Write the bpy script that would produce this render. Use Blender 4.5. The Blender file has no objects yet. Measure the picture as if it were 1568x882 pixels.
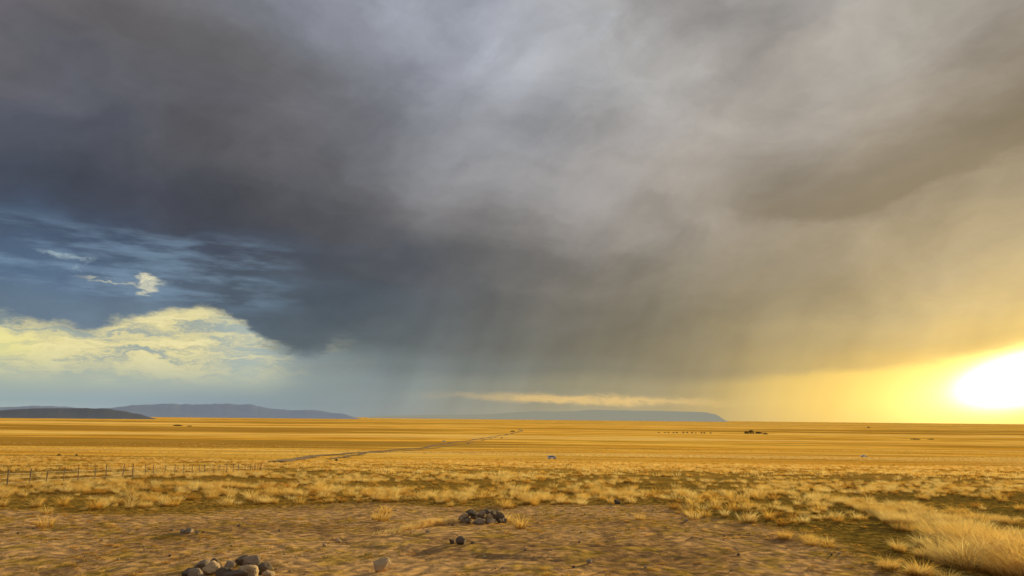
import bpy, math, random
import numpy as np
from mathutils import Vector, Matrix, noise as mnoise
random.seed(4); rng=np.random.default_rng(7)
scene=bpy.context.scene
scene.view_settings.view_transform='Standard'; scene.view_settings.look='None'; scene.view_settings.exposure=0
R=math.radians
# ---------------------------------------------------------------- camera
CH=3.3; F=1132.0; DEP=30.0
camd=bpy.data.cameras.new("camera"); cam=bpy.data.objects.new("camera",camd); scene.collection.objects.link(cam)
camd.sensor_width=36; camd.lens=36*F/1568; camd.clip_end=100000; camd.clip_start=0.1
M=Matrix.Rotation(R(90+10.0),4,'X')@Matrix.Rotation(R(0.60),4,'Z')
cam.matrix_world=Matrix.Translation((0,0,CH))@M
scene.camera=cam
R3=M.to_3x3()
def ray(px,py):
    d=R3@Vector(((px-784)/F,-(py-441)/F,-1)); return d.normalized()
def azel(px,py):
    d=ray(px,py); return math.degrees(math.atan2(d.x,d.y)),math.degrees(math.asin(d.z))
def pix(az,el):
    a=R(az);e=R(el); d=Vector((math.sin(a)*math.cos(e),math.cos(a)*math.cos(e),math.sin(e)))
    l=R3.transposed()@d
    if l.z>-0.15: l.z=-0.15
    return 784+F*l.x/-l.z, 441-F*l.y/-l.z
# ---------------------------------------------------------------- terrain height
def drop(y):
    y=np.asarray(y,float); t=np.maximum(y-18,0)
    return -DEP*np.tanh((t*t/(t+8))*.05/DEP)
def gz(x,y):
    x=np.asarray(x,float); y=np.asarray(y,float)
    near=np.exp(-np.hypot(x,y)/160)
    u=(0.10*np.sin(x*.21+1.3*np.sin(y*.13))+0.07*np.sin(y*.37+x*.11)+0.04*np.sin(x*.83+y*.31+2)+.02*np.sin(y*1.7+np.sin(x*1.1)))*near
    return drop(y)+u
def hit(px,py):
    d=ray(px,py); t=3.0
    for i in range(6000):
        p=Vector((0,0,CH))+d*t
        g=float(gz(p.x,p.y))
        if p.z<=g: break
        t+=max((p.z-g)*.5,0.004*t*.2)
    return Vector((p.x,p.y,g))
# ---------------------------------------------------------------- numpy noise
def vnoise(x,y,seed=0):
    xi=np.floor(x).astype(np.int64); yi=np.floor(y).astype(np.int64)
    fx=x-xi; fy=y-yi; fx=fx*fx*(3-2*fx); fy=fy*fy*(3-2*fy)
    def h(a,b):
        n=(a*374761393+b*668265263+seed*982451653)&0x7fffffff
        n=((n^(n>>13))*1274126177)&0x7fffffff
        return ((n^(n>>16))&0xffff)/65535.0
    return (h(xi,yi)*(1-fx)+h(xi+1,yi)*fx)*(1-fy)+(h(xi,yi+1)*(1-fx)+h(xi+1,yi+1)*fx)*fy
def fbm(x,y,o=4,seed=0):
    s=0;a=.5;t=0
    for i in range(o):
        s=s+a*vnoise(x*2**i+i*17.3,y*2**i-i*9.1,seed+i); t+=a; a*=.5
    return s/t
def sst(a,b,x):
    t=np.clip((x-a)/(b-a),0,1); return t*t*(3-2*t)
# ---------------------------------------------------------------- node helper
class NT:
    def __init__(s,nt): s.t=nt
    def n(s,typ,**k):
        nd=s.t.nodes.new(typ)
        for a,b in k.items(): setattr(nd,a,b)
        return nd
    def put(s,sock,v):
        if isinstance(v,bpy.types.NodeSocket): s.t.links.new(v,sock)
        elif v is not None: sock.default_value=v
    def m(s,op,a,b=None,c=None,clamp=False):
        nd=s.n('ShaderNodeMath',operation=op,use_clamp=clamp)
        s.put(nd.inputs[0],a)
        if b is not None: s.put(nd.inputs[1],b)
        if c is not None: s.put(nd.inputs[2],c)
        return nd.outputs[0]
    def ss(s,x,a,b,o0=0.0,o1=1.0,it='SMOOTHSTEP'):
        nd=s.n('ShaderNodeMapRange',interpolation_type=it)
        s.put(nd.inputs[0],x); s.put(nd.inputs[1],a); s.put(nd.inputs[2],b); s.put(nd.inputs[3],o0); s.put(nd.inputs[4],o1)
        return nd.outputs[0]
    def mix(s,f,a,b,bt='MIX'):
        nd=s.n('ShaderNodeMix',data_type='RGBA',blend_type=bt)
        s.put(nd.inputs[0],f); s.put(nd.inputs[6],a); s.put(nd.inputs[7],b); return nd.outputs[2]
    def noise(s,v,scale,detail=4,rough=.5,dist=0.0,dim='2D'):
        nd=s.n('ShaderNodeTexNoise',noise_dimensions=dim)
        s.put(nd.inputs['Vector'],v); nd.inputs['Scale'].default_value=scale; nd.inputs['Detail'].default_value=detail
        nd.inputs['Roughness'].default_value=rough; nd.inputs['Distortion'].default_value=dist
        return nd.outputs['Fac'],nd.outputs['Color']
    def comb(s,x,y,z=0.0):
        nd=s.n('ShaderNodeCombineXYZ'); s.put(nd.inputs[0],x); s.put(nd.inputs[1],y); s.put(nd.inputs[2],z); return nd.outputs[0]
    def lc(s,x,sx,y,sy,ox,oy):
        return s.comb(s.m('MULTIPLY_ADD',x,sx,ox),s.m('MULTIPLY_ADD',y,sy,oy),0.0)
    def sep(s,v):
        nd=s.n('ShaderNodeSeparateXYZ'); s.put(nd.inputs[0],v); return nd.outputs
    def vm(s,op,a,b=None,sc=None):
        nd=s.n('ShaderNodeVectorMath',operation=op); s.put(nd.inputs[0],a)
        if b is not None: s.put(nd.inputs[1],b)
        if sc is not None: s.put(nd.inputs[3],sc)
        return nd.outputs[0]
def lin(c): 
    return tuple(((v/255)/12.92 if v/255<=.04045 else ((v/255+.055)/1.055)**2.4) for v in c)
def L4(*c): return (*lin(c),1)
# ---------------------------------------------------------------- world / sky
SUNAZ,SUNEL=azel(1545,582)
LAMP_EL=8.5
world=bpy.data.worlds.new("World"); scene.world=world; world.use_nodes=True
nt=world.node_tree; nt.nodes.clear(); W=NT(nt)
tc=W.n('ShaderNodeTexCoord'); dirv=tc.outputs['Generated']
nrm=W.vm('NORMALIZE',dirv); sx,sy,sz=W.sep(nrm)
az=W.m('MULTIPLY',W.m('ARCTAN2',sx,sy),180/math.pi)
el=W.m('MULTIPLY',W.m('ARCSINE',sz),180/math.pi)
elc=W.m('MAXIMUM',el,0.0)
wx,_=W.noise(W.lc(az,.75,el,1.35,31.7,12.3),.085,5,.55)
wy,_=W.noise(W.lc(az,.75,el,1.35,-71.2,55.1),.085,5,.55)
amp=W.ss(el,0,12,.25,1.0)
azw=W.m('ADD',az,W.m('MULTIPLY',W.m('MULTIPLY',W.m('SUBTRACT',wx,.5),15),amp))
elw=W.m('ADD',elc,W.m('MULTIPLY',W.m('MULTIPLY',W.m('SUBTRACT',wy,.5),7),amp))
T_y=[0,80,160,240,320,380,440,500,560,600,635]
T=[
[(108,104,108),(98,95,95),(98,95,96),(112,112,118),(125,128,138),(130,133,143),(155,160,172),(162,166,178),(160,162,168),(152,152,157),(136,135,139),(157,156,158),(156,154,153),(150,147,144),(146,141,135)],
[(92,91,98),(86,85,90),(83,81,82),(86,84,85),(98,98,102),(118,120,128),(135,138,148),(152,156,166),(162,165,172),(158,159,162),(148,146,147),(152,149,148),(156,153,150),(150,144,139),(143,136,128)],
[(80,84,96),(90,94,106),(94,94,102),(88,86,90),(98,97,101),(112,113,120),(128,130,138),(142,144,152),(152,153,158),(160,159,162),(158,155,155),(154,150,147),(146,140,134),(134,126,115),(129,120,106)],
[(68,72,84),(72,74,84),(78,77,82),(86,85,88),(95,94,98),(105,105,110),(122,123,128),(138,139,144),(150,149,152),(156,153,153),(155,151,148),(146,140,135),(132,125,116),(124,115,100),(132,122,104)],
[(60,66,80),(58,64,79),(62,65,77),(70,71,78),(80,79,83),(92,91,94),(115,113,115),(132,130,131),(146,142,141),(150,145,142),(146,140,134),(133,125,115),(130,121,108),(148,138,122),(158,148,128)],
[(82,104,132),(70,86,110),(62,72,91),(62,68,82),(66,70,81),(76,77,83),(98,97,99),(118,115,114),(132,128,123),(134,129,122),(134,127,118),(136,128,115),(142,132,116),(150,140,118),(158,146,120)],
[(84,106,130),(80,98,120),(90,108,130),(74,86,102),(66,75,88),(66,74,84),(80,84,90),(94,94,94),(104,101,96),(108,104,97),(116,111,100),(130,122,105),(146,135,110),(160,146,112),(172,154,110)],
[(108,126,142),(105,123,140),(108,127,142),(94,112,126),(72,84,96),(74,84,92),(84,90,94),(92,93,93),(98,97,92),(104,101,92),(116,111,97),(134,125,103),(154,141,108),(172,153,104),(192,167,100)],
[(160,172,160),(150,165,162),(142,158,164),(134,150,158),(118,132,139),(112,124,129),(110,119,121),(106,113,112),(108,110,103),(112,110,99),(124,118,100),(152,138,101),(178,155,97),(210,178,97),(228,192,105)],
[(148,166,168),(145,163,168),(140,158,166),(134,153,162),(128,145,151),(124,137,142),(126,136,134),(130,133,123),(135,133,114),(140,135,113),(150,139,108),(174,153,99),(194,166,95),(217,186,100),(227,199,115)],
[(165,178,178),(158,174,178),(150,166,172),(142,158,165),(138,152,156),(134,144,145),(137,142,136),(146,146,132),(152,148,127),(156,148,121),(162,149,112),(180,159,102),(197,170,102),(214,186,104),(216,188,114)],
]
TA=np.array([[lin(c) for c in r] for r in T])
def sample(px,py):
    px=min(max(px,0),1568); py=min(max(py,0),635)
    c=px/112; i=min(int(c),13); fx=c-i
    j=0
    while j<9 and T_y[j+1]<py: j+=1
    fy=min(max((py-T_y[j])/(T_y[j+1]-T_y[j]),0),1)
    a=TA[j,i]*(1-fx)+TA[j,i+1]*fx; b=TA[j+1,i]*(1-fx)+TA[j+1,i+1]*fx
    return a*(1-fy)+b*fy
els=[0,1,2.3,4,6.2,8.8,11.6,15,18.5,22,26,30,36]
azs=np.linspace(-44,44,25)
rampf=W.ss(azw,-50,50,0,1,'LINEAR')
base=None
for k,e in enumerate(els):
    rp=W.n('ShaderNodeValToRGB'); cr=rp.color_ramp; cr.interpolation='B_SPLINE'
    while len(cr.elements)<len(azs): cr.elements.new(.5)
    for i,a in enumerate(azs): cr.elements[i].position=(a+50)/100
    for i,a in enumerate(azs):
        cr.elements[i].color=(*sample(*pix(a,e)),1)
    W.put(rp.inputs[0],rampf)
    base=rp.outputs[0] if base is None else W.mix(W.ss(elw,els[k-1],e),base,rp.outputs[0])
# --- soft cloud brightness modulation: diagonal veils + billows
ca,sa=math.cos(R(42)),math.sin(R(42))
ru=W.m('ADD',W.m('MULTIPLY',az,ca),W.m('MULTIPLY',el,sa)); rv=W.m('SUBTRACT',W.m('MULTIPLY',el,ca),W.m('MULTIPLY',az,sa))
veil,_=W.noise(W.lc(ru,.40,rv,1.0,14.2,-8.1),.15,6,.54)
bil,_=W.noise(W.lc(azw,.55,elw,1.1,40.3,77.7),.19,6,.57)
vcol=W.m('ADD',W.m('MULTIPLY',W.m('SUBTRACT',veil,.47),.58),W.m('MULTIPLY',W.m('SUBTRACT',bil,.47),.80))
rn,_=W.noise(W.comb(W.m('ADD',az,W.m('MULTIPLY',el,-.35)),W.m('MULTIPLY',el,.05)),.19,3,.5)
rain=W.m('MULTIPLY',W.m('SUBTRACT',rn,.46),W.m('MULTIPLY',W.ss(el,15,4,0,.72),W.m('MULTIPLY',W.ss(az,-16,-6),W.ss(el,-.5,1.5,.4,1))))
vamp=W.ss(el,1,9,.15,1.0)
gain=W.m('MULTIPLY',W.ss(el,8,18,1.08,1.14),W.ss(az,-28,-5,.98,1.0))
mod=W.m('ADD',W.m('ADD',gain,rain),W.m('MULTIPLY',vcol,vamp))
base=W.vm('SCALE',base,sc=mod)
warm=W.mix(W.ss(az,-10,20),(1,1,1,1),(1.05,1.0,.90,1)); base=W.vm('MULTIPLY',base,warm)
def blob(px,py,rx,ry,ang=0,A=None,E=None):
    a0,e0=azel(px,py)
    dx=W.m('SUBTRACT',A,a0); dy=W.m('SUBTRACT',E,e0)
    c,s_=math.cos(R(ang)),math.sin(R(ang))
    u=W.m('MULTIPLY',W.m('ADD',W.m('MULTIPLY',dx,c),W.m('MULTIPLY',dy,s_)),19.8/rx)
    v=W.m('MULTIPLY',W.m('SUBTRACT',W.m('MULTIPLY',dy,c),W.m('MULTIPLY',dx,s_)),19.8/ry)
    q=W.m('ADD',W.m('MULTIPLY',u,u),W.m('MULTIPLY',v,v))
    return W.m('EXPONENT',W.m('MULTIPLY',q,-1.0))
w2x,_=W.noise(W.lc(az,.6,el,1.6,3.1,9.9),.35,5,.62)
w2y,_=W.noise(W.lc(az,.6,el,1.6,-33.1,-19.9),.35,5,.62)
az2=W.m('ADD',az,W.m('MULTIPLY',W.m('SUBTRACT',w2x,.5),6)); el2=W.m('ADD',el,W.m('MULTIPLY',W.m('SUBTRACT',w2y,.5),2.6))
def sblob(*a): return blob(*a,A=az2,E=el2)
wm=W.m('MULTIPLY',W.ss(veil,.44,.62),W.m('ADD',sblob(720,40,110,50,-40),sblob(950,70,60,30,-30),clamp=True))
base=W.mix(W.m('MULTIPLY',wm,.5),base,L4(200,207,217))
def curve(node,pts,inp):
    cvv=node.mapping.curves[0]; q=[azel(*p) for p in pts]
    q=[((a+50)/100,e/40) for a,e in q]
    cvv.points[0].location=q[0]; cvv.points[1].location=q[-1]
    for z in q[1:-1]: cvv.points.new(*z)
    node.mapping.update(); W.put(node.inputs['Value'],W.ss(inp,-50,50,0,1,'LINEAR'))
    return W.m('MULTIPLY',node.outputs[0],40.0)
eb=W.n('ShaderNodeFloatCurve')
eR=curve(eb,[(1100,330),(1200,338),(1290,342),(1380,310),(1480,268),(1568,235),(1640,215)],az2)
sd=W.m('SUBTRACT',el2,eR)
rm=W.m('MULTIPLY',W.ss(sd,-.4,.8),W.m('MULTIPLY',W.ss(sd,7,1.2),W.ss(az,12,22)))
base=W.mix(W.m('MULTIPLY',rm,.55),base,L4(116,104,84))
# lower left opening below the shelf cloud
ec=W.n('ShaderNodeFloatCurve')
eL=curve(ec,[(-60,478),(0,482),(60,490),(130,499),(190,490),(250,476),(310,472),(360,486),(400,512),(440,530),(480,538),(510,520),(560,524),(620,545),(700,560)],W.m('ADD',az,W.m('MULTIPLY',W.m('SUBTRACT',w2x,.5),3)))
el3=W.m('ADD',el,W.m('MULTIPLY',W.m('SUBTRACT',w2y,.5),2.4))
sl=W.m('SUBTRACT',eL,el3)
gm=W.m('MULTIPLY',W.ss(sl,-.25,.6),W.m('MULTIPLY',W.ss(el,.8,3.0),W.ss(az,-9,-16)))
cn,_=W.noise(W.lc(az2,.20,el2,1.35,61.,2.),.9,7,.66)
gcol=W.mix(W.ss(cn,.34,.58),L4(164,174,164),L4(238,224,160))
gcol=W.mix(W.m('MULTIPLY',W.ss(cn,.50,.72),.8),gcol,L4(255,242,180))
gcol=W.mix(W.m('MULTIPLY',W.ss(az,-19.5,-24,.8,0),W.ss(cn,.66,.36,.5,1.0)),gcol,L4(176,190,186))
gcol=W.mix(W.m('MULTIPLY',sblob(5,532,55,22),.75),gcol,L4(255,244,150))
gcol=W.mix(W.ss(el,4.8,1.4),gcol,L4(182,190,170))
gstr=W.ss(az,-15,-19.5,.25,.88)
base=W.mix(W.m('MULTIPLY',gm,gstr),base,gcol)
bb,_=W.noise(W.lc(az,.3,el,1.7,7.,4.),.45,5,.58)
bm=W.m('MULTIPLY',W.m('MULTIPLY',W.ss(bb,.40,.70),W.ss(az,-14,-22)),W.m('MULTIPLY',W.ss(el,7.0,8.2),W.ss(el,13.5,11.5)))
base=W.mix(W.m('MULTIPLY',bm,.5),base,L4(136,164,188))
wn1=W.m('MULTIPLY',W.ss(sblob(188,428,58,10,-2),.35,.85),W.ss(cn,.34,.54)); base=W.mix(W.m('MULTIPLY',wn1,.9),base,L4(232,226,190))
wn2=W.m('MULTIPLY',W.ss(sblob(115,401,50,8,-4),.35,.9),W.ss(cn,.36,.56)); base=W.mix(W.m('MULTIPLY',wn2,.6),base,L4(185,205,210))
ys=W.ss(blob(895,612,185,8,-1,A=az2,E=W.m('ADD',el,W.m('MULTIPLY',W.m('SUBTRACT',w2y,.5),1.3))),.08,1.0); base=W.mix(W.m('MULTIPLY',W.m('MULTIPLY',ys,W.ss(cn,.36,.56,.55,1)),.72),base,L4(240,200,128))
# glow wedge + sun behind the veil
eg=W.n('ShaderNodeFloatCurve')
eW=curve(eg,[(900,612),(1050,590),(1180,575),(1300,566),(1400,558),(1480,545),(1568,526),(1640,508)],az)
sw=W.m('SUBTRACT',W.m('ADD',eW,W.m('MULTIPLY',W.m('SUBTRACT',w2y,.5),.9)),el)
wm2=W.m('MULTIPLY',W.ss(sw,-.3,.45),W.m('MULTIPLY',W.ss(az,10,33),W.ss(el,-.3,2.2,.45,1.0)))
base=W.mix(W.m('MULTIPLY',wm2,.6),base,L4(254,212,98))
def gb(*a): return blob(*a,A=az,E=el)
g1=gb(1560,583,220,58,8); g2=gb(1562,580,112,35,13); g3=gb(1568,580,46,19,14); g0=gb(1600,560,560,210,8)
def addc(b,f,col,k):
    return W.vm('ADD',b,W.vm('SCALE',col,sc=W.m('MULTIPLY',f,k)))
def rgb(c):
    nd=W.n('ShaderNodeRGB'); nd.outputs[0].default_value=(*c,1); return nd.outputs[0]
gl=W.ss(sw,-.6,.6,.12,1.0)
base=addc(base,g0,rgb((1,.66,.14)),.12)
base=addc(base,W.m('MULTIPLY',g1,gl),rgb((1,.68,.15)),.42)
base=addc(base,W.m('MULTIPLY',g2,gl),rgb((1,.84,.42)),.95)
base=addc(base,W.m('MULTIPLY',g3,gl),rgb((1,.80,.48)),18.0)
aab=W.m('ABSOLUTE',az)
base=W.mix(W.ss(aab,55,110),base,L4(162,158,156))
sky=W.n('ShaderNodeTexSky',sky_type='NISHITA'); sky.sun_disc=False; sky.sun_elevation=R(LAMP_EL); sky.sun_rotation=R(SUNAZ)
bgA=W.n('ShaderNodeBackground'); W.put(bgA.inputs[0],base); bgA.inputs[1].default_value=1.0
bgB=W.n('ShaderNodeBackground'); W.put(bgB.inputs[0],sky.outputs[0]); bgB.inputs[1].default_value=.06
mx=W.n('ShaderNodeMixShader'); mx.inputs[0].default_value=.05
nt.links.new(bgA.outputs[0],mx.inputs[1]); nt.links.new(bgB.outputs[0],mx.inputs[2])
out=W.n('ShaderNodeOutputWorld'); nt.links.new(mx.outputs[0],out.inputs[0])
try: world.cycles.sampling_method='MANUAL'; world.cycles.sample_map_resolution=512
except Exception as ex: print(ex)
# ---------------------------------------------------------------- sun
sd_=bpy.data.lights.new("sun",'SUN'); sun=bpy.data.objects.new("sun",sd_); scene.collection.objects.link(sun)
sd_.energy=5; sd_.angle=R(.6); sd_.color=(1,.77,.35)
a=R(SUNAZ+4);e=R(LAMP_EL); sv=Vector((math.sin(a)*math.cos(e),math.cos(a)*math.cos(e),math.sin(e)))
sun.rotation_euler=sv.to_track_quat('Z','Y').to_euler()
# ---------------------------------------------------------------- materials
def newmat(name):
    m=bpy.data.materials.new(name); m.use_nodes=True; m.node_tree.nodes.clear(); return m,NT(m.node_tree)
def finish(N,sh):
    o=N.n('ShaderNodeOutputMaterial'); N.t.links.new(sh,o.inputs[0])
def simple(name,col,rough=.9,var=.25,scale=4,bump=0,metal=0):
    m,N=newmat(name); t=N.n('ShaderNodeTexCoord')
    f,_=N.noise(t.outputs['Object'],scale,4,.6,dim='3D')
    c=N.mix(f,(*[v*(1-var) for v in col],1),(*[min(v*(1+var),1) for v in col],1))
    p=N.n('ShaderNodeBsdfPrincipled'); N.put(p.inputs['Base Color'],c); p.inputs['Roughness'].default_value=rough; p.inputs['Metallic'].default_value=metal
    if bump:
        b=N.n('ShaderNodeBump'); b.inputs['Strength'].default_value=bump; b.inputs['Distance'].default_value=.05
        f2,_=N.noise(t.outputs['Object'],scale*3,5,.65,dim='3D'); N.put(b.inputs['Height'],f2); N.put(p.inputs['Normal'],b.outputs[0])
    finish(N,p.outputs[0]); return m
# ground
gm_,G=newmat("steppe_ground")
geo=G.n('ShaderNodeNewGeometry'); pos=geo.outputs['Position']; gx,gy,gz_=G.sep(pos)
bare=G.n('ShaderNodeAttribute',attribute_name='bare').outputs['Fac']
green=G.n('ShaderNodeAttribute',attribute_name='green').outputs['Fac']
rut=G.n('ShaderNodeAttribute',attribute_name='rut').outputs['Fac']
n1,_=G.noise(pos,.9,6,.68); n2,_=G.noise(pos,6,3,.65); n3,_=G.noise(pos,.18,4,.6)
dirt=G.mix(G.ss(n2,.30,.70),(.31,.18,.08,1),(.54,.34,.15,1))
dirt=G.mix(G.m('MULTIPLY',G.ss(n3,.44,.60),.6),dirt,(.60,.38,.18,1))
dirt=G.mix(G.m('MULTIPLY',G.ss(n3,.47,.36),.45),dirt,(.20,.12,.055,1))
dirt=G.mix(G.m('MULTIPLY',G.ss(n1,.50,.62),.7),dirt,(.38,.25,.045,1))
dirt=G.mix(G.m('MULTIPLY',rut,.55),dirt,(.20,.12,.055,1))
grs=G.mix(G.ss(n2,.35,.62),(.13,.08,.018,1),(.40,.25,.055,1))
grs=G.mix(G.m('MULTIPLY',green,.55),grs,(.12,.09,.02,1))
nf=G.mix(G.ss(G.m('ADD',bare,G.m('MULTIPLY',G.m('SUBTRACT',n1,.5),1.6)),.15,.85),grs,dirt)
pw=G.comb(G.m('MULTIPLY',gx,.5),gy,0)
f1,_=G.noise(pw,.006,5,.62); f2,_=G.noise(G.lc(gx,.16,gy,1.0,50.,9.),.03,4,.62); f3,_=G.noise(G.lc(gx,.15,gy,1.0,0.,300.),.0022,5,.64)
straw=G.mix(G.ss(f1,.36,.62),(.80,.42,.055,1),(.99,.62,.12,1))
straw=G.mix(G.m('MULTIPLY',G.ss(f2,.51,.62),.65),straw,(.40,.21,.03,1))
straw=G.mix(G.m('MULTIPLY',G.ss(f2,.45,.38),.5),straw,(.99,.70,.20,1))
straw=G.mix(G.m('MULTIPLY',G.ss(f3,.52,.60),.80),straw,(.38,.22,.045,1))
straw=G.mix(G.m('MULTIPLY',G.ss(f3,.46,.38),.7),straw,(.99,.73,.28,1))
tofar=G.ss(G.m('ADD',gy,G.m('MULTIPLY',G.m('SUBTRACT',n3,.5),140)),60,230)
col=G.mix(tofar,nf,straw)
_,wn=G.noise(pos,3.1,1,.6)
wv=G.vm('SUBTRACT',wn,(.5,.5,.5)); wv=G.vm('MULTIPLY',wv,(1,1,.0))
k=G.ss(gy,50,260,1.7,12.0)
nn=G.vm('NORMALIZE',G.vm('ADD',G.vm('SCALE',wv,sc=k),(0,0,.8)))
bmp=G.n('ShaderNodeBump'); bmp.inputs['Strength'].default_value=1.0; bmp.inputs['Distance'].default_value=.09
hb,_=G.noise(pos,3.5,6,.72); G.put(bmp.inputs['Height'],hb); G.put(bmp.inputs['Normal'],nn)
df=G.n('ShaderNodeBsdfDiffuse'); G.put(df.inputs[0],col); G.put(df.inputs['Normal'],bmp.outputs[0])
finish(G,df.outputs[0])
for tgt in (gm_,getattr(gm_,'cycles',None)):
    try: tgt.use_bump_map_correction=False
    except Exception: pass
# ---------------------------------------------------------------- ground mesh
def axis(fine,lo,hi,far,g=1.06):
    v=list(np.arange(lo,hi,fine)); s=fine; x=v[-1]
    while x<far: s*=g; x+=s; v.append(x)
    return v
xp=axis(.2,0,22,45000,1.07); xs=np.array([-a for a in xp[:0:-1]]+xp)
ya=axis(.2,12,48,45000,1.045); yb=[12-3*i for i in range(1,6)]+[-10,-30,-80,-200,-600,-2000,-6000,-20000]
ys_=np.array(sorted(yb)+ya)
X,Y=np.meshgrid(xs,ys_); 
def bare_f(x,y):
    n=fbm(x*.12,y*.12,4,3)-.5
    lim=34 - 8*sst(-6,-14,x)+n*9
    b=sst(2.5,-2.5,y-lim)
    right=sst(9.5,6.0,x-.1*(y-17)+n*6)
    return b*right
def green_f(x,y): return sst(5,10,x+ (fbm(x*.2,y*.2,3,8)-.5)*5)*sst(75,35,y)
def rut_f(x,y):
    r=np.hypot((x-1.5)/1.0,(y-27)/1.15); o=0
    for c in (6.2,7.9): o=o+np.exp(-((r-c-.5*(fbm(x*.3,y*.3,2,77)-.5))/.17)**2)
    for c in (2.4,4.0): o=o+np.exp(-((x-c-.015*(np.maximum(y,14)-14)**1.5)/.15)**2)*sst(27,22,y)
    return np.clip(o,0,1)*sst(45,38,y)
def gzf(x,y):
    x=np.asarray(x,float); y=np.asarray(y,float)
    f=np.exp(-((np.hypot(x,y-20))/45)**2)
    return gz(x,y)+(fbm(x*1.3,y*1.3,4,21)-.5)*.13*f-.045*rut_f(x,np.maximum(y,14))
Z=gzf(X,Y)
ny,nx=X.shape
me=bpy.data.meshes.new("ground")
vs=np.stack([X.ravel(),Y.ravel(),Z.ravel()],1)
ii=np.arange(ny*nx).reshape(ny,nx)
fc=np.stack([ii[:-1,:-1].ravel(),ii[:-1,1:].ravel(),ii[1:,1:].ravel(),ii[1:,:-1].ravel()],1)
me.vertices.add(len(vs)); me.vertices.foreach_set('co',vs.ravel())
me.loops.add(fc.size); me.loops.foreach_set('vertex_index',fc.ravel())
me.polygons.add(len(fc)); me.polygons.foreach_set('loop_start',np.arange(len(fc))*4)
me.polygons.foreach_set('use_smooth',np.ones(len(fc),bool))
me.update()
for nm,fn in(('bare',bare_f),('green',green_f),('rut',rut_f)):
    a_=me.attributes.new(nm,'FLOAT','POINT'); a_.data.foreach_set('value',fn(X,np.maximum(Y,14)).ravel().astype(np.float32))
ground=bpy.data.objects.new("ground",me); scene.collection.objects.link(ground); me.materials.append(gm_)
# ---------------------------------------------------------------- grass
def grassmat(name,c1,c2,c3,tr=.5):
    m,N=newmat(name); oi=N.n('ShaderNodeObjectInfo'); t=N.n('ShaderNodeTexCoord')
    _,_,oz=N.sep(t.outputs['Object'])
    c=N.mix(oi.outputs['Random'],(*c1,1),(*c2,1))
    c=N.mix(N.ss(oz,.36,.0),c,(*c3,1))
    d=N.n('ShaderNodeBsdfDiffuse'); tl=N.n('ShaderNodeBsdfTranslucent'); N.put(d.inputs[0],c); N.put(tl.inputs[0],c)
    mxx=N.n('ShaderNodeMixShader'); mxx.inputs[0].default_value=tr
    N.t.links.new(d.outputs[0],mxx.inputs[1]); N.t.links.new(tl.outputs[0],mxx.inputs[2]); finish(N,mxx.outputs[0]); return m
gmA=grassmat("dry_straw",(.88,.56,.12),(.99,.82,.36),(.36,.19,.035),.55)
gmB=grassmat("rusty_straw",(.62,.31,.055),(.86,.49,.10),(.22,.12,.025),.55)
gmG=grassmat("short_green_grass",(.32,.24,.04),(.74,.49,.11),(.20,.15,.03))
def tuft(name,n,h,w,spread,lean,mat,seed,segs=3):
    r=random.Random(seed); v=[];f=[]
    for i in range(n):
        a=r.uniform(0,6.283); rr=spread*math.sqrt(r.random())*.45
        bx,by=math.cos(a)*rr,math.sin(a)*rr
        ang=a+r.gauss(0,.6); ln=h*r.uniform(.55,1.05)*(1-.35*(rr/(spread*.45+1e-6))**2); le=lean*r.uniform(.2,1.2)+rr*.8
        wa=r.uniform(0,6.283); wx_,wy_=math.cos(wa)*w/2,math.sin(wa)*w/2
        b=len(v)
        for s in range(segs+1):
            t=s/segs; o=le*t*t*ln; zz=ln*t*(1-.28*min(le,1.2)*t)
            cx,cy=bx+math.cos(ang)*o,by+math.sin(ang)*o; ww=(1-.75*t)
            v.append((cx-wx_*ww,cy-wy_*ww,zz-.02)); v.append((cx+wx_*ww,cy+wy_*ww,zz-.02))
        for s in range(segs):
            q=b+s*2; f.append((q,q+1,q+3,q+2))
    m=bpy.data.meshes.new(name); m.from_pydata(v,[],f); m.materials.append(mat); m.update()
    return bpy.data.objects.new(name,m)
def coll(name,objs):
    c=bpy.data.collections.new(name)
    for o in objs: c.objects.link(o)
    return c
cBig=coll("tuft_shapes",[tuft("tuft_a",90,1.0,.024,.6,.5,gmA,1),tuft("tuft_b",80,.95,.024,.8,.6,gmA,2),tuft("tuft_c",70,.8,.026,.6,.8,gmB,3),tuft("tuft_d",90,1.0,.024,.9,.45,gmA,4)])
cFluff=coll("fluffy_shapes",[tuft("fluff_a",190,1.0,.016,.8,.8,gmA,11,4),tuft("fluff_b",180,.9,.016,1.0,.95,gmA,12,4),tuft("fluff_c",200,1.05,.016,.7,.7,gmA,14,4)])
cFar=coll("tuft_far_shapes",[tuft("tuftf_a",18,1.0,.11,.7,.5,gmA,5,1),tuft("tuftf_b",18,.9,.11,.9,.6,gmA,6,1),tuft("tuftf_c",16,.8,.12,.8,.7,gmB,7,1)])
cLow=coll("short_shapes",[tuft("short_a",26,1.0,.12,1.8,.6,gmG,8,1),tuft("short_b",24,.8,.12,2.2,.8,gmG,9,1),tuft("short_c",20,1.0,.11,1.6,.7,gmB,10,1)])
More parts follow.
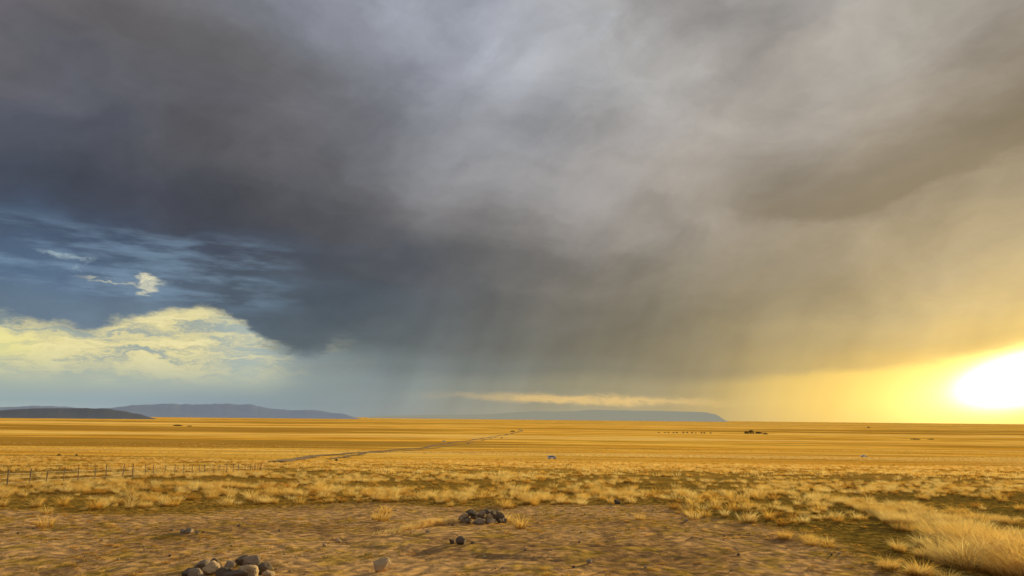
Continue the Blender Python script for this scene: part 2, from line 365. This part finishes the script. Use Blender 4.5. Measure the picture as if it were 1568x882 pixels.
def scatter(name,collc,pts,scl):
    n=len(pts); m=bpy.data.meshes.new(name); m.vertices.add(n); m.vertices.foreach_set('co',pts.astype(np.float32).ravel())
    a=m.attributes.new('scl','FLOAT_VECTOR','POINT'); a.data.foreach_set('vector',scl.astype(np.float32).ravel())
    rot=np.zeros((n,3)); rot[:,2]=rng.uniform(0,6.283,n); rot[:,0]=rng.normal(0,.08,n)
    a=m.attributes.new('rot','FLOAT_VECTOR','POINT'); a.data.foreach_set('vector',rot.astype(np.float32).ravel())
    o=bpy.data.objects.new(name,m); scene.collection.objects.link(o)
    g=bpy.data.node_groups.new(name+"_nodes",'GeometryNodeTree')
    g.interface.new_socket('Geometry',in_out='INPUT',socket_type='NodeSocketGeometry'); g.interface.new_socket('Geometry',in_out='OUTPUT',socket_type='NodeSocketGeometry')
    gi=g.nodes.new('NodeGroupInput'); go=g.nodes.new('NodeGroupOutput'); ip=g.nodes.new('GeometryNodeInstanceOnPoints'); ci=g.nodes.new('GeometryNodeCollectionInfo')
    ci.inputs['Collection'].default_value=collc; ci.inputs['Separate Children'].default_value=True; ci.inputs['Reset Children'].default_value=True
    s=g.nodes.new('GeometryNodeInputNamedAttribute'); s.data_type='FLOAT_VECTOR'; s.inputs[0].default_value='scl'
    r=g.nodes.new('GeometryNodeInputNamedAttribute'); r.data_type='FLOAT_VECTOR'; r.inputs[0].default_value='rot'
    ip.inputs['Pick Instance'].default_value=True
    l=g.links; l.new(gi.outputs[0],ip.inputs['Points']); l.new(ci.outputs[0],ip.inputs['Instance']); l.new(s.outputs[0],ip.inputs['Scale']); l.new(r.outputs[0],ip.inputs['Rotation']); l.new(ip.outputs[0],go.inputs[0])
    md=o.modifiers.new("scatter",'NODES'); md.node_group=g; return o
def cand(n,y0,y1,pw=1.0,m=.78):
    y=y0+(y1-y0)*rng.random(n)**pw; x=rng.uniform(-1,1,n)*(y*m+4); return x,y
x,y=cand(34000,23,240,.85)
b=bare_f(x,y); nz=fbm(x*.14,y*.07,4,31); nz2=fbm(x*.5,y*.5,2,5)
pr=sst(.36,.60,nz+.3*(nz2-.5))*(1-b)
pr*=1-.75*sst(7,12,x)*sst(46,34,y)
keep=rng.random(len(x))<pr*.85+.04*(1-b)+.012
x,y=x[keep],y[keep]; s=rng.uniform(.26,.62,len(x))*(.75+.5*fbm(x*.2,y*.2,2,9)); 
near=y<80
def mk(x,y,s,flat=1.0):
    return np.stack([x,y,gzf(x,y)],1),np.stack([s*1.2,s*1.2,s*flat],1)
cx=[];cy=[];cs=[]
for (px,py,w,n,hh) in [(1310,772,55,22,.42),(1370,785,60,40,.5),(1420,800,60,44,.58),(1455,818,60,42,.64),(1490,838,55,40,.72),(1535,858,50,40,.82),(1565,872,50,34,.88),(1510,872,40,18,.72),(1290,768,35,9,.4),(1235,790,30,7,.35),(1245,830,35,7,.35),(1390,880,30,6,.42),(1530,800,35,8,.45),(1215,785,22,6,.38),(1400,845,40,8,.35)]:
    p=hit(px,py); sp=w/F*p.length
    for i in range(n):
        cx.append(p.x+random.gauss(0,sp*.5)); cy.append(p.y+random.gauss(0,sp*.9)); cs.append(hh*random.uniform(.5,1.1))
cx,cy,cs=map(np.array,(cx,cy,cs))
p1,s1=mk(x[near],y[near],s[near]); p2,s2=mk(cx,cy,cs)
scatter("dry_grass",cBig,p1,s1); scatter("feather_grass",cFluff,p2,s2)
p3,s3=mk(x[~near],y[~near],s[~near]*1.15)
x,y=cand(40000,180,800,.8,.75); nz=fbm(x*.012,y*.03,4,41)
kp=rng.random(len(x))<sst(.40,.62,nz)*.6; x,y=x[kp],y[kp]; s=rng.uniform(.3,.65,len(x))*(1+y/900)
p4,s4=mk(x,y,s,.75)
scatter("distant_dry_grass",cFar,np.concatenate([p3,p4]),np.concatenate([s3,s4]))
x,y=cand(46000,14,70,.9); nz=fbm(x*.35,y*.35,4,51); b=bare_f(x,y)
kp=(rng.random(len(x))<sst(.40,.60,nz)*(.5+.3*(1-b)))&(rut_f(x,y)<.3); x,y=x[kp],y[kp]; s=rng.uniform(.03,.11,len(x))
p5,s5=mk(x,y,s); scatter("short_grass",cLow,p5,s5)
# ---------------------------------------------------------------- stones
mDark=simple("dark_basalt",(.13,.095,.065),.85,.4,6,.6); mTan=simple("tan_stone",(.48,.34,.19),.85,.3,6,.6); mGrey=simple("grey_stone",(.28,.21,.14),.85,.4,5,.6)
import bmesh
def rockmesh(name,seed,mat,sub=3):
    bm=bmesh.new(); bmesh.ops.create_icosphere(bm,subdivisions=sub,radius=.5); r=random.Random(seed)
    pl=[(Vector((r.gauss(0,1),r.gauss(0,1),r.gauss(0,.8))).normalized(),r.uniform(.24,.42)) for _ in range(12)]
    for v in bm.verts:
        d=v.co.normalized(); q=.5
        for nrm_,k_ in pl:
            c=d.dot(nrm_)
            if c>0.05: q=min(q,k_/c)
        q*=1+.12*mnoise.noise(d*3+Vector((seed,0,0)))
        v.co=d*q
    m=bpy.data.meshes.new(name); bm.to_mesh(m); bm.free(); m.materials.append(mat); return m
def rocks(name,lst):
    bm=bmesh.new(); mats=[]
    for i,(x_,y_,z_,sc,rz,mt) in enumerate(lst):
        m=rockmesh("t",random.randint(0,9999),mt,2 if max(sc)<.25 else 3)
        mm=Matrix.Translation((x_,y_,z_))@Matrix.Rotation(rz,4,'Z')@Matrix.Rotation(random.uniform(-.4,.4),4,'X')@Matrix.Diagonal((*sc,1))
        m.transform(mm); n0=len(bm.faces); bm.from_mesh(m)
        if mt not in mats: mats.append(mt)
        bm.faces.ensure_lookup_table()
        for f_ in bm.faces[n0:]: f_.material_index=mats.index(mt)
        bpy.data.meshes.remove(m)
    me_=bpy.data.meshes.new(name); bm.to_mesh(me_); bm.free()
    for m_ in mats: me_.materials.append(m_)
    o=bpy.data.objects.new(name,me_); scene.collection.objects.link(o)
    return o
def gg(x_,y_): return float(gzf(x_,y_))
p=hit(739,801); L=[]
for ring,(rad,n,zz) in enumerate([(.66,15,.10),(.54,12,.30),(.28,7,.22)]):
    for i in range(n):
        a=i/n*6.283+random.uniform(-.25,.25)+ring; rr=rad*random.uniform(.8,1.15); s_=random.uniform(.2,.38)
        x_,y_=p.x+rr*math.cos(a)*1.1,p.y+rr*math.sin(a)
        L.append((x_,y_,gg(x_,y_)+zz*random.uniform(.7,1.25),(s_*1.2,s_,s_*.75),random.uniform(0,6),random.choice([mDark,mGrey,mGrey,mDark,mTan])))
for i in range(8):
    x_,y_=p.x+random.gauss(0,1.0),p.y+random.gauss(-.3,.8); s_=random.uniform(.06,.16); L.append((x_,y_,gg(x_,y_)+.03,(s_,s_,s_*.7),1,mDark))
rocks("stone_fire_ring",L)
L=[]
for (px,py,w,mt) in [(290,880,28,mDark),(308,868,26,mGrey),(325,873,34,mTan),(345,880,30,mDark),(350,868,24,mGrey),(372,862,30,mDark),(385,867,34,mGrey),(380,879,38,mTan),(402,873,26,mDark),(412,880,22,mTan),(330,862,18,mDark),(300,884,30,mGrey),(360,884,34,mDark)]:
    q=hit(px,py+5); s_=w/F*q.length*1.1; L.append((q.x,q.y,gg(q.x,q.y)+s_*.18,(s_,s_*.85,s_*.6),random.uniform(0,6),mt))
rocks("rock_pile",L)
q=hit(583,874); rocks("boulder",[(q.x,q.y,gg(q.x,q.y)+.13,(.48,.36,.38),.6,mTan)])
for (px,py,w,mt) in [(707,832,22,mDark),(290,816,16,mGrey),(518,830,11,mTan),(497,838,9,mTan),(155,830,7,mTan),(655,817,9,mTan),(902,862,12,mGrey),(262,812,8,mGrey),(1050,800,9,mGrey),(945,772,12,mDark),(365,806,8,mGrey)]:
    q=hit(px,py); s_=w/F*q.length*1.1; zz=gg(q.x,q.y); L=[(q.x,q.y,zz+s_*.2,(s_,s_*.8,s_*.55),random.uniform(0,6),mt)]
    if w>15: L+= [(q.x+s_*.7,q.y-.1,zz+s_*.1,(s_*.5,s_*.5,s_*.35),1,mt),(q.x-s_*.6,q.y+.1,zz+s_*.12,(s_*.55,s_*.5,s_*.4),2,mt)]
    rocks("stone",L)
pb=[]
for i in range(3):
    m=rockmesh("pebble",i+50,[mTan,mGrey,mDark][i],2); pb.append(bpy.data.objects.new("pebble_%d"%i,m))
x,y=cand(1500,14,45,1.0); kp=rng.random(len(x))<bare_f(x,y)+.15; x,y=x[kp],y[kp]
s=.025+.085*rng.random(len(x))**5; scatter("pebbles",coll("pebble_shapes",pb),np.stack([x,y,gzf(x,y)+.2*s],1),np.stack([s*1.2,s,s*.8],1))
p=hit(655,806)
r_=random.Random(5); v=[];f=[]
for i in range(2200):
    t=r_.gauss(0,.42); u=r_.gauss(0,.13); bx=p.x+t*.9+u*.3; by=p.y+t*2.2-u; hz=gg(bx,by)+.12*math.exp(-(t*t)*3)*r_.random()
    an=r_.gauss(1.1,.5); ln=r_.uniform(.1,.25); dx,dy=math.cos(an)*ln,math.sin(an)*ln; k_=len(v)
    v+=[(bx,by,hz),(bx+.02,by-.02,hz),(bx+dx,by+dy,hz+r_.uniform(.05,.16))]; f.append((k_,k_+1,k_+2))
mS,N=newmat("pale_straw"); dd=N.n('ShaderNodeBsdfDiffuse'); tt=N.n('ShaderNodeBsdfTranslucent'); tp_=N.n('ShaderNodeTexCoord'); sf,_=N.noise(tp_.outputs['Object'],9,3,.6,dim='3D'); sc_=N.mix(sf,(.82,.56,.18,1),(.96,.78,.36,1)); N.put(dd.inputs[0],sc_); N.put(tt.inputs[0],sc_); mm_=N.n('ShaderNodeMixShader'); N.t.links.new(dd.outputs[0],mm_.inputs[1]); N.t.links.new(tt.outputs[0],mm_.inputs[2]); finish(N,mm_.outputs[0])
m=bpy.data.meshes.new("straw_heap"); m.from_pydata(v,[],f); m.materials.append(mS); o=bpy.data.objects.new("straw_heap",m); scene.collection.objects.link(o)
# ---------------------------------------------------------------- fence
mWood=simple("weathered_wood",(.30,.21,.12),.9,.3,8,.4); mWire=simple("fence_wire",(.30,.28,.25),.5,.1,5,0,.8)
def cyl(bm,a,b,r0,r1,n=6):
    a=Vector(a);b=Vector(b); z=(b-a).normalized(); x_=z.orthogonal().normalized(); y_=z.cross(x_)
    A=[bm.verts.new(a+(x_*math.cos(i/n*6.283)+y_*math.sin(i/n*6.283))*r0) for i in range(n)]
    B=[bm.verts.new(b+(x_*math.cos(i/n*6.283)+y_*math.sin(i/n*6.283))*r1) for i in range(n)]
    for i in range(n): bm.faces.new((A[i],A[(i+1)%n],B[(i+1)%n],B[i]))
    bm.faces.new(B); bm.faces.new(A[::-1])
A=hit(-60,754); B=hit(405,721); nP=int((B-A).length/1.9)
fe=bpy.data.objects.new("wire_fence",None); scene.collection.objects.link(fe)
pb_=bmesh.new(); tops=[]
for i in range(nP+1):
    q=A.lerp(B,i/nP); q=Vector((q.x+random.gauss(0,.08),q.y+random.gauss(0,.15),0)); q.z=gg(q.x,q.y)
    h=random.uniform(.9,1.2); r0=random.uniform(.03,.048); lx,ly=random.gauss(0,.05),random.gauss(0,.05)
    cyl(pb_,q-Vector((0,0,.2)),q+Vector((lx,ly,h)),r0,r0*.85); tops.append((q,lx,ly))
m=bpy.data.meshes.new("posts"); pb_.to_mesh(m); m.materials.append(mWood); o=bpy.data.objects.new("posts",m); o.parent=fe; scene.collection.objects.link(o)
wb=bmesh.new()
for a_,b_ in zip(tops[:-1],tops[1:]):
    for hh in (.3,.55,.8):
        cyl(wb,a_[0]+Vector((a_[1]*hh,a_[2]*hh-.05,hh)),b_[0]+Vector((b_[1]*hh,b_[2]*hh-.05,hh)),.005,.005,4)
m=bpy.data.meshes.new("wires"); wb.to_mesh(m); m.materials.append(mWire); o=bpy.data.objects.new("wires",m); o.parent=fe; scene.collection.objects.link(o)
# ---------------------------------------------------------------- dirt road across the plain
mRoad=simple("road_earth",(.22,.13,.045),.95,.45,.15)
def ribbon(name,pts,w,mat,lift=.03):
    P_=[hit(*q) for q in pts]; C=[]
    for a_,b_ in zip(P_[:-1],P_[1:]):
        n=max(2,int((b_-a_).length/8))
        for i in range(n): C.append(a_.lerp(b_,i/n))
    C.append(P_[-1]); v=[];f=[]
    for i,c in enumerate(C):
        t=(C[min(i+1,len(C)-1)]-C[max(i-1,0)]); t.z=0; t.normalize(); s_=Vector((t.y,-t.x,0)); ww=w*(.6+.8*random.random())
        c=c+s_*mnoise.noise(c*.02)*5
        for k_ in(-.5,0,.5):
            q=c+s_*ww*k_; v.append((q.x,q.y,gg(q.x,q.y)+lift+(.05 if k_==0 else 0)))
    for i in range(len(C)-1):
        b_=i*3; f+=[(b_,b_+1,b_+4,b_+3),(b_+1,b_+2,b_+5,b_+4)]
    m=bpy.data.meshes.new(name); m.from_pydata(v,[],f); m.materials.append(mat); o=bpy.data.objects.new(name,m); scene.collection.objects.link(o); return o
ribbon("dirt_road",[(415,709),(470,700),(540,694),(610,689),(650,686),(690,678),(735,672),(775,666),(800,660),(795,657)],6,mRoad,.35)
ribbon("dirt_track",[(500,704),(560,694),(640,689),(720,678),(760,670)],3,mRoad,.35)
# ---------------------------------------------------------------- vehicles
mWhite=simple("white_paint",(.80,.81,.83),.35,.03,2); mBlue=simple("pale_blue_paint",(.60,.68,.78),.35,.03,2); mGlass=simple("car_glass",(.03,.035,.04),.1,.1,2); mTyre=simple("tyre_rubber",(.02,.02,.02),.8,.1,2)
def vehicle(name,loc,rz,prof,glass,Lw,mat,wheels,sc=1.0):
    root=bpy.data.objects.new(name,None); scene.collection.objects.link(root); root.location=loc; root.rotation_euler[2]=rz; root.scale=(sc,)*3
    bm=bmesh.new(); n=len(prof)
    Aa=[bm.verts.new((x_,-Lw/2*(1 if z_<1.0 else .86),z_)) for x_,z_ in prof]; Bb=[bm.verts.new((x_,Lw/2*(1 if z_<1.0 else .86),z_)) for x_,z_ in prof]
    for i in range(n): bm.faces.new((Aa[i],Aa[(i+1)%n],Bb[(i+1)%n],Bb[i]))
    bm.faces.new(Aa[::-1]); bm.faces.new(Bb); bmesh.ops.recalc_face_normals(bm,faces=bm.faces)
    bmesh.ops.bevel(bm,geom=bm.edges[:],offset=.05,segments=2,affect='EDGES')
    m=bpy.data.meshes.new("body"); bm.to_mesh(m); m.materials.append(mat); o=bpy.data.objects.new("body",m); o.parent=root; scene.collection.objects.link(o)
    for s_ in(-1,1):
        for g_i,g in enumerate(glass):
            m=bpy.data.meshes.new("window"); vv=[(x_,s_*(Lw/2*(.945 if z_<1.1 else .87)+.02),z_) for x_,z_ in g]; m.from_pydata(vv,[],[tuple(range(len(g)))]); m.materials.append(mGlass)
            o=bpy.data.objects.new("window_%d"%g_i,m); o.parent=root; scene.collection.objects.link(o)
        for wx_ in wheels:
            bm=bmesh.new(); cyl(bm,(wx_,s_*(Lw/2-.2),.34),(wx_,s_*(Lw/2+.02),.34),.34,.34,20); m=bpy.data.meshes.new("wheel"); bm.to_mesh(m); m.materials.append(mTyre); o=bpy.data.objects.new("wheel",m); o.parent=root; scene.collection.objects.link(o)
vanp=[(-2.1,.35),(2.1,.35),(2.15,.85),(1.6,1.1),(1.1,1.7),(-2.05,1.75),(-2.15,1.0)]
carp=[(-2.1,.35),(2.15,.35),(2.2,.75),(1.2,.95),(.6,1.45),(-1.1,1.5),(-1.8,1.0),(-2.15,.9)]
vg=[[(1.0,1.12),(.75,1.55),(.1,1.55),(.1,1.12)],[(-.1,1.12),(-.1,1.55),(-1.8,1.55),(-1.8,1.12)]]
vehicle("parked_van",hit(845,703),.15,vanp,vg,1.8,mBlue,(-1.3,1.35),.9)
vehicle("parked_car",hit(1323,700),-.2,carp,[[(.95,1.0),(.55,1.38),(-.1,1.38),(-.1,1.0)],[(-.2,1.0),(-.2,1.38),(-1,1.38),(-1.5,1.0)]],1.75,mWhite,(-1.35,1.4),1.0)
vehicle("parked_van",hit(680,677),.1,vanp,vg,1.8,mWhite,(-1.3,1.35))
# ---------------------------------------------------------------- distant shrubs
mLeaf=simple("shrub_leaf",(.075,.06,.03),.9,.4,2)
def shrub(name,lst):
    v=[];f=[];r=random.Random(len(lst))
    for (p_,w,h) in lst:
        n=160
        for i in range(n):
            a=r.uniform(0,6.283); u=r.random()**.5; zz=r.random(); rad=w/2*u*(1-.6*zz**2)*(.8+.4*r.random())
            c=Vector((p_.x+rad*math.cos(a),p_.y+rad*math.sin(a),p_.z+h*zz*(.9+.2*r.random()))); s_=.06*(w+h)
            k_=len(v)
            for j in range(3): v.append(tuple(c+Vector((r.gauss(0,s_),r.gauss(0,s_),r.gauss(0,s_)*.7))))
            f.append((k_,k_+1,k_+2))
    m=bpy.data.meshes.new(name); m.from_pydata(v,[],f); m.materials.append(mLeaf); o=bpy.data.objects.new(name,m); scene.collection.objects.link(o)
def sh(px,py,w,h):
    q=hit(px,py); k_=q.length/F; return (q,w*k_,h*k_)
shrub("tree_clump",[sh(1150,664,10,4.5),sh(1162,664,12,2),sh(1143,664,7,3),sh(1172,665,8,1.5)])
shrub("shrub_row",[sh(1010+i*7+random.uniform(-2,2),663+i*.08,3,random.uniform(1,2.2)) for i in range(12)])
shrub("shrub",[sh(90,698,5,2),sh(117,698,4,2)])
shrub("shrub",[sh(272,652,12,1),sh(290,653,7,.8)])
shrub("shrub",[sh(500,708,10,1.5),sh(515,706,5,3)])
shrub("shrub",[sh(785,661,8,1),sh(768,671,4,1)])
shrub("shrub",[sh(1330,655,4,1.2),sh(1400,673,12,.6),sh(1425,673,8,.6)])
# ---------------------------------------------------------------- hills
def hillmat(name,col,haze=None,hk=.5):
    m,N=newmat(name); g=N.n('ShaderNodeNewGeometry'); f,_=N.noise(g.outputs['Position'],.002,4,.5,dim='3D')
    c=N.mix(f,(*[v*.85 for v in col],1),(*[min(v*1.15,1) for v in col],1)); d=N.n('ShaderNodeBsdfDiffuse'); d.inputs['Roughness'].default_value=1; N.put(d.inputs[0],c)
    if haze:   # painted haze: the hill surface itself glows to stand in for air-light
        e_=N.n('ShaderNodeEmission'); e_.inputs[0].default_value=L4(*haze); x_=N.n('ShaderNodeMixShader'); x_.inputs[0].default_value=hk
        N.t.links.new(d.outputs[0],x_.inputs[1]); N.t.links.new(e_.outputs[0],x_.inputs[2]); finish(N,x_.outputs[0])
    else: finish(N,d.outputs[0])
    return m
def hills(name,prof,dist,depth,mat,seed,nz_=.06,tp=.03):
    q=[(ray(*p)) for p in prof]; azp=[math.atan2(d.x,d.y) for d in q]; hp=[CH+dist*d.z/math.hypot(d.x,d.y) for d in q]
    n=320; AZ=np.linspace(azp[0],azp[-1],n); H=np.interp(AZ,azp,hp)+DEP
    H=H*(1+(fbm(AZ*120,AZ*0,4,seed)-.5)*nz_*2.2)
    taper=sst(AZ[0],AZ[0]+.01,AZ)*sst(AZ[-1],AZ[-1]-tp,AZ); H=np.maximum(H,0)*taper
    rows=[(0,0),(.15,.16),(.3,.42),(.42,.70),(.5,.95),(.6,1.0),(.8,.97),(1,.6),(1.3,0)]
    v=[];f=[]
    for j,(t,hk) in enumerate(rows):
        d2=dist+(t-.5)*depth+(fbm(AZ*25,AZ*0+j*.15,2,seed+3)-.5)*depth*.12*(0<j<8)
        hh=H*hk
        v+=[(math.sin(AZ[i])*d2[i],math.cos(AZ[i])*d2[i],-DEP-3+hh[i]) for i in range(n)]
    for j in range(len(rows)-1):
        for i in range(n-1):
            b_=j*n+i; f.append((b_,b_+1,b_+n+1,b_+n))
    m=bpy.data.meshes.new(name); m.from_pydata(v,[],f); m.materials.append(mat); m.polygons.foreach_set('use_smooth',np.ones(len(f),bool)); o=bpy.data.objects.new(name,m); scene.collection.objects.link(o)
mH1=hillmat("near_hill_scrub_haze",(.22,.23,.24),(92,98,104),.35); mH2=hillmat("hazy_hill",(.40,.44,.50),(126,136,148),.55); mH3=hillmat("far_mesa_haze",(.6,.6,.52),(150,148,130),.88)  # distance haze painted into the hills' base tints and glow colours
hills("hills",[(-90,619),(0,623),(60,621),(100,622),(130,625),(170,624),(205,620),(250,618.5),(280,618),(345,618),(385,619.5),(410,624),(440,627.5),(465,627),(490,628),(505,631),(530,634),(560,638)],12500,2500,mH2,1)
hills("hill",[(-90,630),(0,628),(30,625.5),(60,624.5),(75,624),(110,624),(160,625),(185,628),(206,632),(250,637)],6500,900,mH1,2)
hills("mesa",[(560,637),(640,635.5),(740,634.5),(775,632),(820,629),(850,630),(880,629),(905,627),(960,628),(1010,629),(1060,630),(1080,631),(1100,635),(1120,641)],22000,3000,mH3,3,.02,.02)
